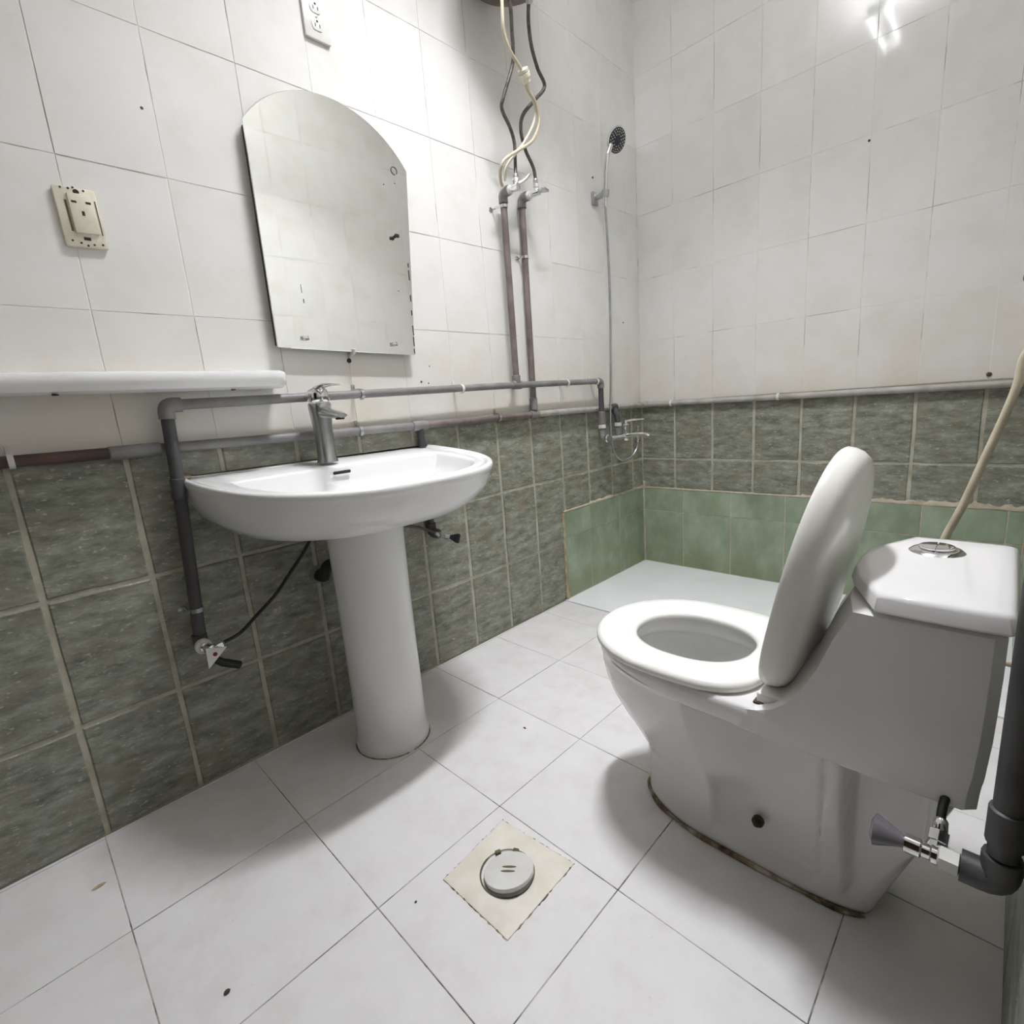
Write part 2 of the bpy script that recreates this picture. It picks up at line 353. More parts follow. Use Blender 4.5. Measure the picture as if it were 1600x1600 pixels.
# smooth green tiles set proud over the shower area's old tiles
slab(0, .0062, -.722, 0, .0, .43).build('mortar_bed', 'mortar', wall_left, smooth=False, base=(0, 0, 0))
slab(.0062, XR - .0062, -.0062, 0, .0, .43).build('mortar_bed', 'mortar', wall_back, smooth=False, base=(0, 0, 0))
slab(XR - .0062, XR, -.70, 0, .0, .43).build('mortar_bed', 'mortar', wall_right, smooth=False, base=(0, 0, 0))
GZ = [(.006, .305), (.305, .430)]
for b0, b1 in GZ:
    for a0, a1 in ((-.722, -.522), (-.522, -.262), (-.262, -.010)): tile('L', 'green_tile', 'green', a0, a1, b0, b1, .0045, .003, .008, .002)
    for a0, a1 in ((.010, .24), (.24, .492), (.492, .74), (.74, .987), (.987, 1.235), (1.235, 1.48), (1.48, XR - .01)): tile('B', 'green_tile', 'green', a0, a1, b0, b1, .0045, .003, .008, .002)
    for a0, a1 in ((.010, .24), (.24, .49), (.49, .70)): tile('R', 'green_tile', 'green', a0, a1, b0, b1, .0045, .003, .008, .002)
for y, z, rr in ((-1.443, 1.038, .004), (-1.402, 1.09, .0022), (-1.413, 1.033, .0025), (-2.128, 1.653, .0035), (-.158, 1.303, .004)):
    MB().lathe((0, y, z), (1, 0, 0), [(rr, -.0005), (rr * .9, .0012), (rr * .4, .0016)], 8).build('rusty_screw_hole', 'grime', wall_left, base=(0, 0, 0))
# floor tiles
FX = [.011, .341, .671, 1.001, 1.331]; FY = [-2.845, -2.512, -2.170, -1.838, -1.520, -1.207, -.902]
for a0, a1 in spans(FX, 0, XR):
    for b0, b1 in spans(FY, YF, -.742): tile('G', 'floor_tile', 'floor', a0, a1, b0, b1, .0020, tilt=.0006, loose=.0003)
sl = slab(.0, XR, -.740, 0, -GD, .004).build('shower_slab', 'slab', floor, smooth=False, base=(0, 0, 0)); sl['label'] = 'bluish white smooth screed of the shower corner'
# mortar seams of the shower area
def mortar(name, side, a0, a1, b, lo, hi, mat='mortar', vertical=False, seed=1, proud=.009):
    A, B, Nn, O, par = AX[side]; rnd = random.Random(seed)
    if vertical: A, B = B, A
    n = max(4, int((a1 - a0) / .014)); rows = []
    for k in range(n + 1):
        t = a0 + (a1 - a0) * k / n; e0 = b - lo * rnd.uniform(.6, 1.2); e1 = b + hi(t) * rnd.uniform(.5, 1.3) if callable(hi) else b + hi * rnd.uniform(.5, 1.3)
        d = proud * rnd.uniform(.8, 1.1)
        rows.append([O + A * t + B * e0 - Nn * .002, O + A * t + B * (e0 + .001) + Nn * d, O + A * t + B * ((e0 + e1) / 2) + Nn * d * 1.05, O + A * t + B * e1 - Nn * .002])
    return MB().loft(rows, False, False, closed=False).build(name, mat, par, base=(0, 0, 0), angle=80)
mortar('mortar_seam', 'B', .012, XR - .01, .433, .004, lambda t: .005 if t < .8 else (.012 if t < 1.1 else .020), seed=3)
mortar('mortar_seam', 'L', -.725, -.012, .434, .004, lambda t: .006 + .006 * (t > -.5), seed=4)
mortar('mortar_seam', 'L', .004, .43, -.726, .004, .006, 'rustmortar', True, 5, .010)
mortar('corner_seam', 'B', .004, .47, .008, .004, .009, 'mortar', True, 6, .016)
mortar('mortar_patch', 'L', -2.052, -2.026, .418, .010, .016, seed=9, proud=.002)
# skim of mould-stained filler on the left end of that seam
MB().ball((.008, -.728, .03), .014, 10, (.6, .8, 2.2)).build('mortar_lump', 'rustmortar', wall_left, base=(0, 0, 0))
# frame of the added doorway and the unseen dark hall that swallows bounce
g = MB()
for x in (DX0, DX1): g.box((x + (.012 if x == DX0 else -.012), YF - .048, DZ / 2), (.024, .115, DZ), .003)
g.box(((DX0 + DX1) / 2, YF - .048, DZ - .012), (DX1 - DX0 - .05, .115, .024), .003)
fr = g.build('door_added_1', 'wood', None, smooth=False, base=(DX0, YF - .05, 0)); fr['kind'] = 'structure'; fr['label'] = 'brown wooden frame of the added doorway'
hall = structure(slabs((-.6, 2.4, -4.4, YF - .1, -.1, -GD), (-.6, 2.4, -4.5, -4.4, -.1, 2.6), (-.7, -.6, -4.4, YF - .1, -.1, 2.6), (2.4, 2.5, -4.4, YF - .1, -.1, 2.6), (-.6, 2.4, -4.4, YF - .1, 2.6, 2.65)), 'wall_hall_added', 'wood', 'added dark hall outside the doorway')

# ---------------------------------------------------------------- ceiling lamp (above the frame)
lx, ly, lz = LAMP_AT
lamp = thing('pendant_lamp', 'white linear lamp hung under the ceiling above the middle of the room', 'lamp', (lx, ly, ZC))
for dy in (-.22, .22): MB().box((lx, ly + dy, lz), (.078, .008, .046), .002).build('end_cap', 'whiteplate', lamp)
for dx in (-.037, .037): MB().box((lx + dx, ly, lz), (.004, .43, .040), .001).build('lamp_diffuser', 'lamp', lamp)
for dy in (-.21, .21): MB().tube([(lx, ly + dy, lz + .02), (lx, ly + dy, ZC)], .004, 8).build('rod', 'satin', lamp)

# ---------------------------------------------------------------- pedestal sink
SC = Vector((.235, -1.845))
def sink_z(x): return .824 - .074 * max(x, 0)
def d_curve(b_, a_, n_, yc, x0, N_=72):       # D outline: straight side along the wall
    out = []
    for k in range(N_ + 1):
        t = -PI / 2 + PI * k / N_
        out.append((x0 + (b_ - x0) * abs(math.cos(t)) ** (2 / n_), yc + a_ * math.copysign(abs(math.sin(t)) ** (2 / n_), math.sin(t))))
    for k in range(1, 14):
        out.append((x0, yc + a_ - 2 * a_ * k / 14))
    return out
SY = -1.824
OUT = d_curve(.525, .386, 2.75, SY, .003)
def sink_ring(sx, sy, dz, flat=0.0):
    r = []
    for x, y in OUT:
        X = .003 + (x - .003) * sx; Y = SY + (y - SY) * sy
        z = sink_z(x) + dz
        r.append(Vector((X, Y, z * (1 - flat) + (.784 + dz) * flat)))
    return r
NB = len(OUT)
def basin_ring(t, dz):   # inner basin outline, same vertex count
    r = []
    for i, (x, y) in enumerate(OUT):
        X = .145 + (x - .003) / .522 * .322; Y = SY + (y - SY) * .80
        if x < .004: X = .145 - .012 * math.cos((y - SY) / .386 * PI / 2)
        cx, cy = .27, SY
        X = cx + (X - cx) * t; Y = cy + (Y - cy) * t
        r.append(Vector((X, Y, .824 - .074 * (X if dz > -.02 else X * .4 + .06) + dz)))
    return r
sink = thing('pedestal_sink', 'wide white pedestal sink under the mirror, half-moon basin with a tap', 'sink', (.21, -1.865, 0))
rings = [sink_ring(.55, .42, -.138, 1), sink_ring(.70, .62, -.132, 1), sink_ring(.82, .79, -.116, .9), sink_ring(.905, .90, -.090, .5), sink_ring(.962, .962, -.058, .2), sink_ring(.985, .988, -.028), sink_ring(.990, .993, -.021),
         sink_ring(1, 1, -.017), sink_ring(1, 1, -.006), sink_ring(.994, .994, -.0015), sink_ring(.985, .985, 0), sink_ring(.965, .968, -.001), sink_ring(.955, .96, -.005),
         sink_ring(.945, .95, -.007), sink_ring(.925, .93, -.006), basin_ring(1.03, -.006), basin_ring(1.0, -.008), basin_ring(.985, -.014), basin_ring(.95, -.045), basin_ring(.88, -.085), basin_ring(.72, -.115), basin_ring(.4, -.128), basin_ring(.08, -.132)]
MB().loft(rings).build('basin', 'china', sink, angle=60)
# overflow slot and plug hole
MB().box((.1445, -1.850, .790), (.006, .052, .009), .003, Matrix.Rotation(.1, 4, 'Y')).build('overflow_slot', 'slot', sink)
MB().lathe((.27, -1.838, .668), (0, 0, 1), [(.024, 0), (.024, .004), (.02, .006), (.005, .004)], 18).build('drain_fitting', 'chrome', sink)
px, py = .227, -1.849
def ped_ring(z, r, k=1.0):
    out = []
    for i in range(40):
        a = 2 * PI * i / 40; c, s_ = math.cos(a), math.sin(a)
        out.append(Vector((px + r * (c if c > 0 else max(c, -.80)), py + r * k * s_, z)))
    return out
MB().loft([ped_ring(0, .106), ped_ring(.010, .107), ped_ring(.020, .106), ped_ring(.026, .1025), ped_ring(.06, .101), ped_ring(.25, .100), ped_ring(.45, .100), ped_ring(.60, .102), ped_ring(.672, .104)]).build('pedestal', 'china', sink, angle=50)
MB().tube([p + Vector((0, 0, .001)) for p in ped_ring(0, .1075)][:40], .0018, 6).build('base_caulk', 'caulk', sink)
MB().tube(smooth_path([(.000, -2.19, .819), (.002, -2.05, .817), (.001, -1.9, .818), (.000, -1.7, .816), (.001, -1.50, .816)], 5), .0045, 8).build('wall_caulk', 'nut', sink)
MB().ball((.008, -2.195, .822), .010, 10, (.8, 1.5, .6)).build('stained_filler', 'rustmortar', sink)

# ---------------------------------------------------------------- tap
fx, fy, fz = .085, -1.858, .818
tap = thing('basin_tap', 'tall single-lever chrome tap at the back of the sink', 'tap', (fx, fy, fz))
MB().lathe((fx, fy, fz), (0, 0, 1), [(.029, 0), (.029, .004), (.0255, .010), (.025, .06), (.026, .10), (.029, .13), (.0305, .150), (.0305, .162), (.028, .165)], 28).build('tap_body', 'satin', tap)
MB().lathe((fx, fy, fz + .167), (0, 0, 1), [(.0275, 0), (.030, .003), (.030, .022), (.026, .032), (.016, .038), (.003, .040)], 28).build('lever_cap', 'chrome', tap)
def blade(pts, mb=None):
    mb = mb or MB(); rings = []
    for (x, z, wd, th) in pts:
        rings.append([Vector((fx + x, fy + wd * c, fz + z + th * s_)) for c, s_ in [(math.cos(2 * PI * k / 12), math.sin(2 * PI * k / 12)) for k in range(12)]])
    return mb.loft(rings)
blade([(-.018, .195, .012, .006), (.01, .205, .017, .006), (.05, .209, .016, .005), (.09, .207, .012, .0035), (.125, .204, .006, .002)]).build('lever', 'chrome', tap)
spo = blade([(.0, .138, .020, .016), (.04, .136, .019, .014), (.08, .130, .017, .011), (.112, .127, .017, .009), (.124, .126, .014, .006)]).build('spout', 'satin', tap)
MB().lathe((fx + .108, fy, fz + .1155), (0, 0, 1), [(.010, 0), (.0115, .001), (.0115, .008)], 16).build('aerator', 'slot', tap)

# ---------------------------------------------------------------- mirror
R0, CY, CZ = .2965, -1.6785, 1.511
pts = []
a0 = math.atan2(1.685 - CZ, -1.920 - CY); a1 = math.atan2(1.677 - CZ, -1.437 - CY)
arc = [(CY + R0 * math.cos(a0 + (a1 - a0) * k / 28), CZ + R0 * math.sin(a0 + (a1 - a0) * k / 28)) for k in range(29)]
mo = [(-1.478, 1.122), (-1.924, 1.136)] + arc
mcy, mcz = -1.68, 1.45
mir = thing('wall_mirror', 'arched frameless mirror on the white tiles above the sink', 'mirror', (.0, mcy, mcz))
def mr_ring(x, s): return [Vector((x, mcy + (y - mcy) * s, mcz + (z - mcz) * s)) for y, z in mo]
MB().loft([mr_ring(.026, 1), mr_ring(.0295, 1), mr_ring(.0305, .9965)]).build('mirror_glass', 'mirror', mir, smooth=False)
MB().loft([mr_ring(.001, .975), mr_ring(.0258, .975)]).build('backing_board', 'backing', mir, smooth=False)
def clip_at(y, z, dark=False):
    g = MB().box((.034, y, z), (.012, .020, .006), .002).box((.0385, y, z + .004), (.004, .016, .010), .001)
    g.build('mirror_clip', 'black' if dark else 'chrome', mir)
clip_at(-1.846, 1.160); clip_at(-1.557, 1.152)
g = MB().tube([(.030, -1.513, 1.474), (.044, -1.512, 1.476)], .0045, 10).box((.045, -1.508, 1.477), (.008, .014, .010), .002); g.build('broken_clip', 'black', mir)
MB().tube([(.0312, -1.482 + .011 * math.cos(t * .7), 1.669 + .011 * math.sin(t * .7)) for t in range(-1, 8)], .0012, 6).build('scratched_ring', 'slot', mir)
g = MB()
for k, (y, z, h) in enumerate(((-1.467, 1.40, .012), (-1.468, 1.37, .03), (-1.4715, 1.30, .02), (-1.4735, 1.255, .016), (-1.4755, 1.20, .030), (-1.4775, 1.165, .03), (-1.479, 1.135, .016))):
    g.box((.0307, y, z), (.0008, .0035, h))
g.box((.0307, -1.834, 1.294), (.0006, .0012, .022)); g.box((.0307, -1.832, 1.262), (.0006, .002, .011)); g.box((.0307, -1.515, 1.318), (.0006, .006, .0018)); g.box((.0307, -1.525, 1.622), (.0006, .003, .003)); g.box((.0307, -1.484, 1.634), (.0006, .003, .003))
g.build('tarnish_marks', 'slot', mir, smooth=False)['kind'] = 'stuff'
hk = thing('wall_hook', 'small white hook screwed to the wall just under the mirror', 'hook', (.0, -1.703, 1.112))
MB().tube(smooth_path([(.001, -1.70, 1.118), (.018, -1.70, 1.124), (.032, -1.70, 1.128), (.036, -1.70, 1.136)], 4), .005, 8).build('hook_arm', 'nut', hk)
MB().lathe((.0, -1.704, 1.106), (1, 0, 0), [(.006, 0), (.007, .004), (.004, .007)], 12).build('screw', 'slot', hk)

# ---------------------------------------------------------------- shelf
sh = thing('ceramic_shelf', 'white ceramic wall shelf at the left edge, above the pipes', 'shelf', (.0, -2.4, 1.045))
prof = [(.0, 1.030), (.075, 1.026), (.098, 1.031), (.108, 1.044), (.110, 1.060), (.106, 1.068), (.098, 1.070), (.085, 1.066), (.0, 1.066)]
g = MB()
def shp(y, s, ds): return [Vector((x * s, y, 1.048 + (z - 1.048) * ds)) for x, z in prof]
g.loft([shp(YF + .01, 1, 1), shp(-1.975, 1, 1), shp(-1.955, .97, .98), shp(-1.944, .90, .9), shp(-1.940, .84, .8)]).build('shelf_board', 'shelf', sh)
for y, nm in ((-2.405, 'screw_hole'), (-2.070, 'screw_hole')):
    MB().lathe((.080, y, 1.0262), (0, 0, -1), [(.006, 0), (.006, .0015), (.003, .002)], 12).build(nm, 'grime', sh)

# ---------------------------------------------------------------- water pipes
RP, RF = .0125, .0165
def elbow(t, a, c, b_, mat='pipe', r=RF, ln=.032):
    a, c, b_ = Vector(a), Vector(c), Vector(b_)
    p = [c + (a - c).normalized() * ln] + [c + (a - c).normalized() * ln * .6, c, c + (b_ - c).normalized() * ln * .6] + [c + (b_ - c).normalized() * ln]
    MB().tube(arc_path([p[0], c, p[-1]], ln * .7, 5), r, 12).build('elbow', mat, t)
def coupling(t, p, d, ln=.045, mat='pipe', r=RF, name='coupling'):
    d = Vector(d).normalized(); p = Vector(p)
    MB().lathe(p - d * ln / 2, d, [(r * .86, 0), (r, .002), (r, ln - .002), (r * .86, ln)], 14).build(name, mat, t)
def saddle(t, p, axis, nrm, side, mat='nut', r=RP + .002, standoff=.03):
    p, ax, n_, s_ = Vector(p), Vector(axis), Vector(nrm), Vector(side)
    g = MB(); path = []
    for k in range(9):
        a = -PI * .55 + PI * 1.1 * k / 8
        path.append(p + n_ * math.cos(a) * r + s_ * math.sin(a) * r)
    prof = []
    for q in path:
        o_ = (q - p).normalized()
        prof.append([q - ax * .005 - o_ * .001, q + ax * .005 - o_ * .001, q + ax * .005 + o_ * .0012, q - ax * .005 + o_ * .0012])
    g.loft(prof)
    foot = p + s_ * (r + .010) - n_ * (standoff - .003)
    M = Matrix((ax, s_, n_)).transposed().to_4x4()
    g.box(foot, (.010, .016, .004), .0012, M)
    g.box(p + s_ * (r + .002) - n_ * (standoff * .5), (.009, .003, standoff), .001, M)
    c = g.build('pipe_clip', mat, t)
    MB().lathe(foot + n_ * .002 + s_ * .004, n_, [(.0042, 0), (.0042, .002), (.002, .003)], 10).build('screw', 'slot', c)
def run(t, pts, mat, name='pipe_length', r=RP):
    MB().tube(pts, r, 14).build(name, mat, t)

# upper (hot) run
ux, zl, zr = .046, .997, 1.016
hot = thing('upper_water_pipe', 'upper grey water pipe crossing the left wall below the mirror', 'pipe', (.046, -1.3, zl))
run(hot, [(ux, -2.195, zl), (ux, -1.02, 1.013)], 'pipe'); run(hot, [(ux, -1.02, 1.013), (ux, -.445, zr)], 'pipe')
elbow(hot, (ux, -1.9, zl), (ux, -2.213, zl), (ux, -2.24, .4), r=.0175)
run(hot, [(ux, -2.214, .965), (ux, -2.221, .80)], 'darkpipe', r=.0145); run(hot, [(ux, -2.221, .80), (ux, -2.243, .43)], 'darkpipe', r=.0145)
coupling(hot, (ux, -2.2215, .80), (0, -.055, -1), .05, 'darkpipe')
elbow(hot, (ux, -2.243, .6), (ux, -2.245, .405), (.2, -2.245, .405), 'darkpipe', .0175, .026)
elbow(hot, (ux, -.8, zr), (ux, -.443, zr), (ux, -.443, .8), 'pipe')
run(hot, [(ux, -.443, .99), (ux, -.444, .845)], 'darkpipe'); coupling(hot, (ux, -.444, .845), (0, 0, 1), .06, 'pipe', .0175)
MB().lathe((ux, -.444, .795), (0, 0, 1), [(.017, 0), (.019, .001), (.019, .016), (.017, .017)], 6).build('white_nut', 'nut', hot)
elbow(hot, (ux, -.444, .9), (ux, -.444, .745), (.2, -.444, .745), 'pipe', .0165, .040)
coupling(hot, (ux, -1.019, 1.013), (0, 1, 0), .05, 'pipe', RF, 'tee'); coupling(hot, (ux, -1.019, 1.035), (0, 0, 1), .03, 'pipe', RF, 'tee_branch')
for y, mt, sd in ((-1.704, 'satin', (0, 0, 1)), (-1.306, 'nut', (0, 0, 1)), (-.702, 'nut', (0, 0, 1)), (-.478, 'nut', (0, 0, 1))):
    saddle(hot, (ux, y, zl + (zr - zl) * (y + 2.2) / 1.75), (0, 1, 0), (1, 0, 0), sd, mt, standoff=.046)
saddle(hot, (ux, -2.250 + .012, .495), (0, 0, 1), (1, 0, 0), (0, -1, 0), 'satin', standoff=.046)
# lower (cold) run
cx_, cz_ = .0205, .894
cold = thing('lower_water_pipe', 'lower pipe along the top of the green tiles on the left wall', 'pipe', (cx_, -1.3, cz_))
run(cold, [(cx_, YF + .005, .905), (cx_, -2.33, .899)], 'redpipe'); coupling(cold, (cx_, -2.285, .898), (0, 1, 0), .10, 'pipe', .0155)
run(cold, [(cx_, -2.33, .899), (cx_, -1.49, .892)], 'pipe'); run(cold, [(cx_, -1.49, .892), (cx_, -.90, .892)], 'brownpipe'); run(cold, [(cx_, -.90, .892), (cx_, -.022, .886)], 'palepipe')
coupling(cold, (cx_, -1.485, .892), (0, 1, 0), .06, 'pipe', .0165, 'tee'); coupling(cold, (cx_, -.90, .892), (0, 1, 0), .05, 'pipe', .0165, 'tee')
run(cold, [(cx_, -1.484, .892), (cx_, -1.484, .62)], 'darkpipe')
MB().lathe((cx_, -1.484, .575), (0, 0, 1), [(.016, 0), (.018, .002), (.018, .012), (.0155, .014), (.0155, .020), (.018, .022), (.018, .034), (.016, .036)], 14).build('white_nut', 'nut', cold)
elbow(cold, (cx_, -1.484, .7), (cx_, -1.484, .515), (.2, -1.484, .515), 'darkpipe', .0175, .035)
run(cold, [(cx_, -1.484, .60), (cx_, -1.484, .54)], 'darkpipe')
coupling(cold, (cx_, -.306, .890), (0, 1, 0), .05, 'darkpipe', .0165, 'tee'); run(cold, [(cx_, -.306, .89), (cx_ + .02, -.306, .845)], 'darkpipe', r=.014)
run(cold, [(cx_ + .02, -.306, .85), (ux, -.306, .80)], 'darkpipe', r=.0135)
MB().lathe((ux, -.306, .795), (0, 0, 1), [(.017, 0), (.019, .001), (.019, .016), (.017, .017)], 6).build('white_nut', 'nut', cold)
elbow(cold, (ux, -.306, .9), (ux, -.306, .745), (.2, -.306, .745), 'pipe', .0165, .040)
for y, mt in ((-1.71, 'satin'), (-1.11, 'satin'), (-2.494, 'nut')):
    saddle(cold, (cx_, y, .893 if y > -2 else .901), (0, 1, 0), (1, 0, 0), (0, 0, 1), mt, standoff=.0205)
# back run
bk = thing('back_water_pipe', 'pale painted water pipe along the back wall on top of the slate tiles', 'pipe', (.8, -.02, .88))
elbow(bk, (cx_, -.3, .886), (cx_, -.0215, .886), (.4, -.0215, .886), 'palepipe')
run(bk, [(cx_ + .02, -.0215, .886), (XR - .03, -.0215, .878)], 'palepipe')
elbow(bk, (.4, -.0215, .878), (XR - .0215, -.0215, .878), (XR - .0215, -.5, .878), 'darkpipe')
run(bk, [(XR - .0215, -.04, .878), (XR - .0215, -1.74, .878)], 'darkpipe')
for x in (.187, .700): saddle(bk, (x, -.0215, .884), (1, 0, 0), (0, -1, 0), (0, 0, 1), 'nut', standoff=.0215)
MB().lathe((1.386, -.0, .915), (0, -1, 0), [(.008, 0), (.008, .003), (.004, .005)], 10).build('wall_plug', 'grime', wall_back, base=(0, 0, 0))
# right vertical pipe
rpx, rpy = 1.508, -1.762
rp = thing('vertical_pipe', 'dark grey vertical pipe down the right wall beside the toilet tank', 'pipe', (rpx, rpy, .33))
elbow(rp, (rpx, -1.4, .878), (XR - .0215, rpy, .878), (rpx, rpy, .5), 'darkpipe')
run(rp, [(rpx, rpy, .86), (rpx, rpy, .36)], 'darkpipe', r=.0155); coupling(rp, (rpx, rpy, .40), (0, 0, 1), .05, 'darkpipe', .0185)
elbow(rp, (rpx, rpy, .6), (rpx, rpy, .322), (1.3, rpy, .322), 'darkpipe', .0195, .036)
# risers to the heater
for (y0, z0, y1, z1, xx, lab, nm, cl) in ((-1.019, 1.03, -1.020, 1.70, .046, 'left one of two brownish riser pipes under the heater valves', 0, (1.655,)),
                                         (-.900, .892, -.893, 1.715, .0225, 'right one of two brownish riser pipes, passing behind the upper pipe', 1, (1.503,))):
    rs = thing('riser_pipe', lab, 'pipe', (xx, y0, z0), 'riser pipes to the water heater')
    run(rs, [(xx, y0, z0), (xx, y1, z1 - .02)], 'brownpipe')
    elbow(rs, (xx, y0, z0), (xx, y1, z1), (.3, y1, z1), 'pipe', .0175, .034)
    MB().lathe((xx + .030, y1, z1), (1, 0, 0), [(.0135, 0), (.0155, .001), (.0155, .012), (.012, .013), (.012, .018)], 14).build('white_nut', 'nut', rs)
    for z in cl: saddle(rs, (xx, y0 + (y1 - y0) * (z - z0) / (z1 - z0), z), (0, 0, 1), (1, 0, 0), (0, -1, 0), 'chrome', standoff=xx)
    if nm: coupling(rs, (xx, y0, .935), (0, 0, 1), .05, 'pipe', .0165)
# ---------------------------------------------------------------- valves
def angle_valve(name, label, base, out, up, handle, group=None, hmat='satin', ln=.045, hw=.017, jf=.72):
    base, out, up = Vector(base), Vector(out).normalized(), Vector(up).normalized()
    t = thing(name, label, 'valve', base, group)
    MB().lathe(base, out, [(.010, 0), (.012, .002), (.012, .008), (.0095, .010), (.0095, ln * .5), (.0125, ln * .55), (.0125, ln), (.008, ln + .003)], 16).build('valve_body', 'chrome', t)
    j = base + out * ln * jf
    MB().lathe(j, up, [(.009, .006), (.009, .016), (.0115, .017), (.0115, .030), (.008, .032)], 6).build('outlet_nut', 'chrome', t)
    if handle == 'fan':
        s = out.cross(up).normalized(); e = base + out * (ln + .002)
        pts = [e + s * .006, e + s * hw + out * .026, e + s * (hw - .004) + out * .030, e - s * (hw - .004) + out * .030, e - s * hw + out * .026, e - s * .006]
        MB().prism([p - up * .0035 for p in pts], up * .007).build('handle', hmat, t)
    return t, j + up * .03
v1, j1 = angle_valve('heater_valve', 'chrome valve on top of the left riser pipe', (.080, -1.020, 1.70), (1, .12, 0), (0, .12, 1), None, 'valves under the water heater', ln=.040)
MB().tube(smooth_path([(.105, -1.012, 1.712), (.12, -.985, 1.725), (.128, -.955, 1.752)], 4), [.005] * 8 + [.004], 8).build('handle', 'chrome', v1)
v2, j2 = angle_valve('heater_valve', 'chrome valve with fan handle on top of the right riser pipe', (.0565, -.893, 1.715), (1, .15, 0), (0, .05, 1), 'fan', 'valves under the water heater', ln=.052, hw=.020)
v3, j3 = angle_valve('angle_valve', 'small angle valve with a red dot low on the green tiles left of the pedestal', (.072, -2.245, .405), (1, .25, -.1), (.1, .95, .2), None, ln=.036)
MB().prism([(.108, -2.250, .412), (.108, -2.205, .400), (.108, -2.252, .360)], (.005, 0, 0)).build('lever_plate', 'whiteplate', v3)
MB().lathe((.113, -2.233, .392), (1, 0, 0), [(.005, 0), (.005, .002), (.003, .003)], 12).build('red_dot', 'red', v3)
MB().tube([(.095, -2.238, .395), (.09, -2.232, .372), (.082, -2.215, .352), (.074, -2.176, .325)], [.006, .009, .0105, .0105], 12).build('outlet_cap', 'black', v3)
MB().lathe((.070, -2.245, .405), (1, 0, 0), [(.016, -.010), (.019, -.008), (.019, .004), (.016, .006)], 16).build('white_collar', 'nut', v3)
v4, j4 = angle_valve('angle_valve', 'dark angle valve with black fan handle on the slate tiles right of the pedestal', (.054, -1.484, .512), (.75, .62, -.25), (-.1, -.9, .35), 'fan', hmat='black', ln=.045)
v5, j5 = angle_valve('toilet_valve', 'chrome valve with smoky cone handle at the foot of the right pipe', (1.452, rpy, .320), (-1, .02, -.02), (.05, .75, .65), None, ln=.036, jf=.12)
MB().lathe((1.472, rpy, .321), (-1, .02, -.02), [(.010, 0), (.0155, .001), (.0155, .020), (.010, .021)], 6).build('white_nut', 'nut', v5)
MB().lathe((1.418, rpy + .001, .3195), (-1, .02, -.02), [(.006, 0), (.008, .004), (.013, .016), (.020, .032), (.021, .036), (.012, .040)], 16).build('cone_handle', 'smoke', v5)
# ---------------------------------------------------------------- hoses
def hose(name, label, pts, r, mat, end='chrome', group=None, sub=6, cat='hose', ends=(0, 1)):
    t = thing(name, label, cat, pts[0], group); sp = smooth_path(pts, sub)
    MB().tube(sp, r, 10).build('hose_tube', mat, t)
    for k in ends:
        a, b_ = (sp[0], sp[1]) if k == 0 else (sp[-1], sp[-2])
        MB().lathe(a, b_ - a, [(r * 1.25, 0), (r * 1.45, .002), (r * 1.45, .014), (r * 1.15, .017)], 12).build('ferrule', end, t)
    return t
hose('braided_hose', 'dark braided hose from the left valve up to the heater, left of the two', [tuple(j1), (.100, -1.000, 1.79), (.100, -.998, 1.850), (.108, -1.024, 1.888), (.117, -1.069, 1.929), (.131, -1.070, 1.961), (.144, -1.034, 2.052), (.158, -1.038, 2.087), (.172, -1.053, 2.133), (.19, -1.073, 2.19), (.19, -1.085, 2.25)], .0062, 'hose', 'satin', 'braided hoses under the water heater')
hose('braided_hose', 'dark braided hose from the right valve up to the heater, right of the two', [tuple(j2), (.095, -.895, 1.795), (.093, -.932, 1.847), (.103, -.962, 1.897), (.117, -.962, 1.942), (.131, -.910, 1.999), (.144, -.864, 2.052), (.158, -.915, 2.084), (.172, -.959, 2.132), (.186, -.983, 2.19), (.20, -.99, 2.24)], .0064, 'hose', 'satin', 'braided hoses under the water heater')
ch = thing('cream_drain_hose', 'cream plastic hose with a round joint twisted around the dark heater hoses', 'hose', (.10, -1.09, 1.737))
MB().tube(smooth_path([(.215, -1.130, 2.310), (.209, -1.134, 2.135), (.198, -1.120, 2.086), (.187, -1.077, 2.054), (.176, -1.025, 2.036), (.165, -.982, 1.994), (.155, -.932, 1.972), (.147, -.909, 1.926), (.136, -.941, 1.860), (.128, -1.019, 1.809), (.120, -1.076, 1.770), (.105, -1.085, 1.742), (.085, -1.068, 1.722), (.070, -1.045, 1.712)], 6), .0055, 10).build('hose_tube', 'cream', ch)
MB().tube(smooth_path([(.170, -.998, 2.030), (.155, -.965, 2.005), (.144, -.926, 1.972), (.133, -.926, 1.920), (.122, -.972, 1.850), (.112, -1.022, 1.797), (.100, -1.050, 1.757), (.080, -1.040, 1.725)], 6), .0050, 10).build('second_strand', 'ivory', ch)
ax_ = (Vector((.160, -.965, 1.985)) - Vector((.176, -1.02, 2.045))).normalized()
MB().lathe(Vector((.1725, -1.008, 2.035)) - ax_ * .010, ax_, [(.010, 0), (.018, .002), (.018, .010), (.013, .012), (.0195, .014), (.0195, .025), (.015, .027), (.016, .040), (.009, .043)], 20).build('round_joint', 'ivory', ch)
hose('supply_hose', 'thin black supply hose rising from the red-dot valve to the sink underside', [(.092, -2.222, .404), (.085, -2.165, .412), (.062, -2.111, .436), (.058, -2.053, .475), (.060, -2.011, .518), (.080, -1.964, .580), (.110, -1.930, .650)], .0045, 'black', 'satin', 'supply hoses of the sink')
hose('supply_hose', 'short reddish supply hose from the right angle valve to the sink underside', [tuple(j4), (.060, -1.545, .548), (.066, -1.59, .566), (.090, -1.66, .590), (.12, -1.72, .63)], .0050, 'redpipe', 'satin', 'supply hoses of the sink')
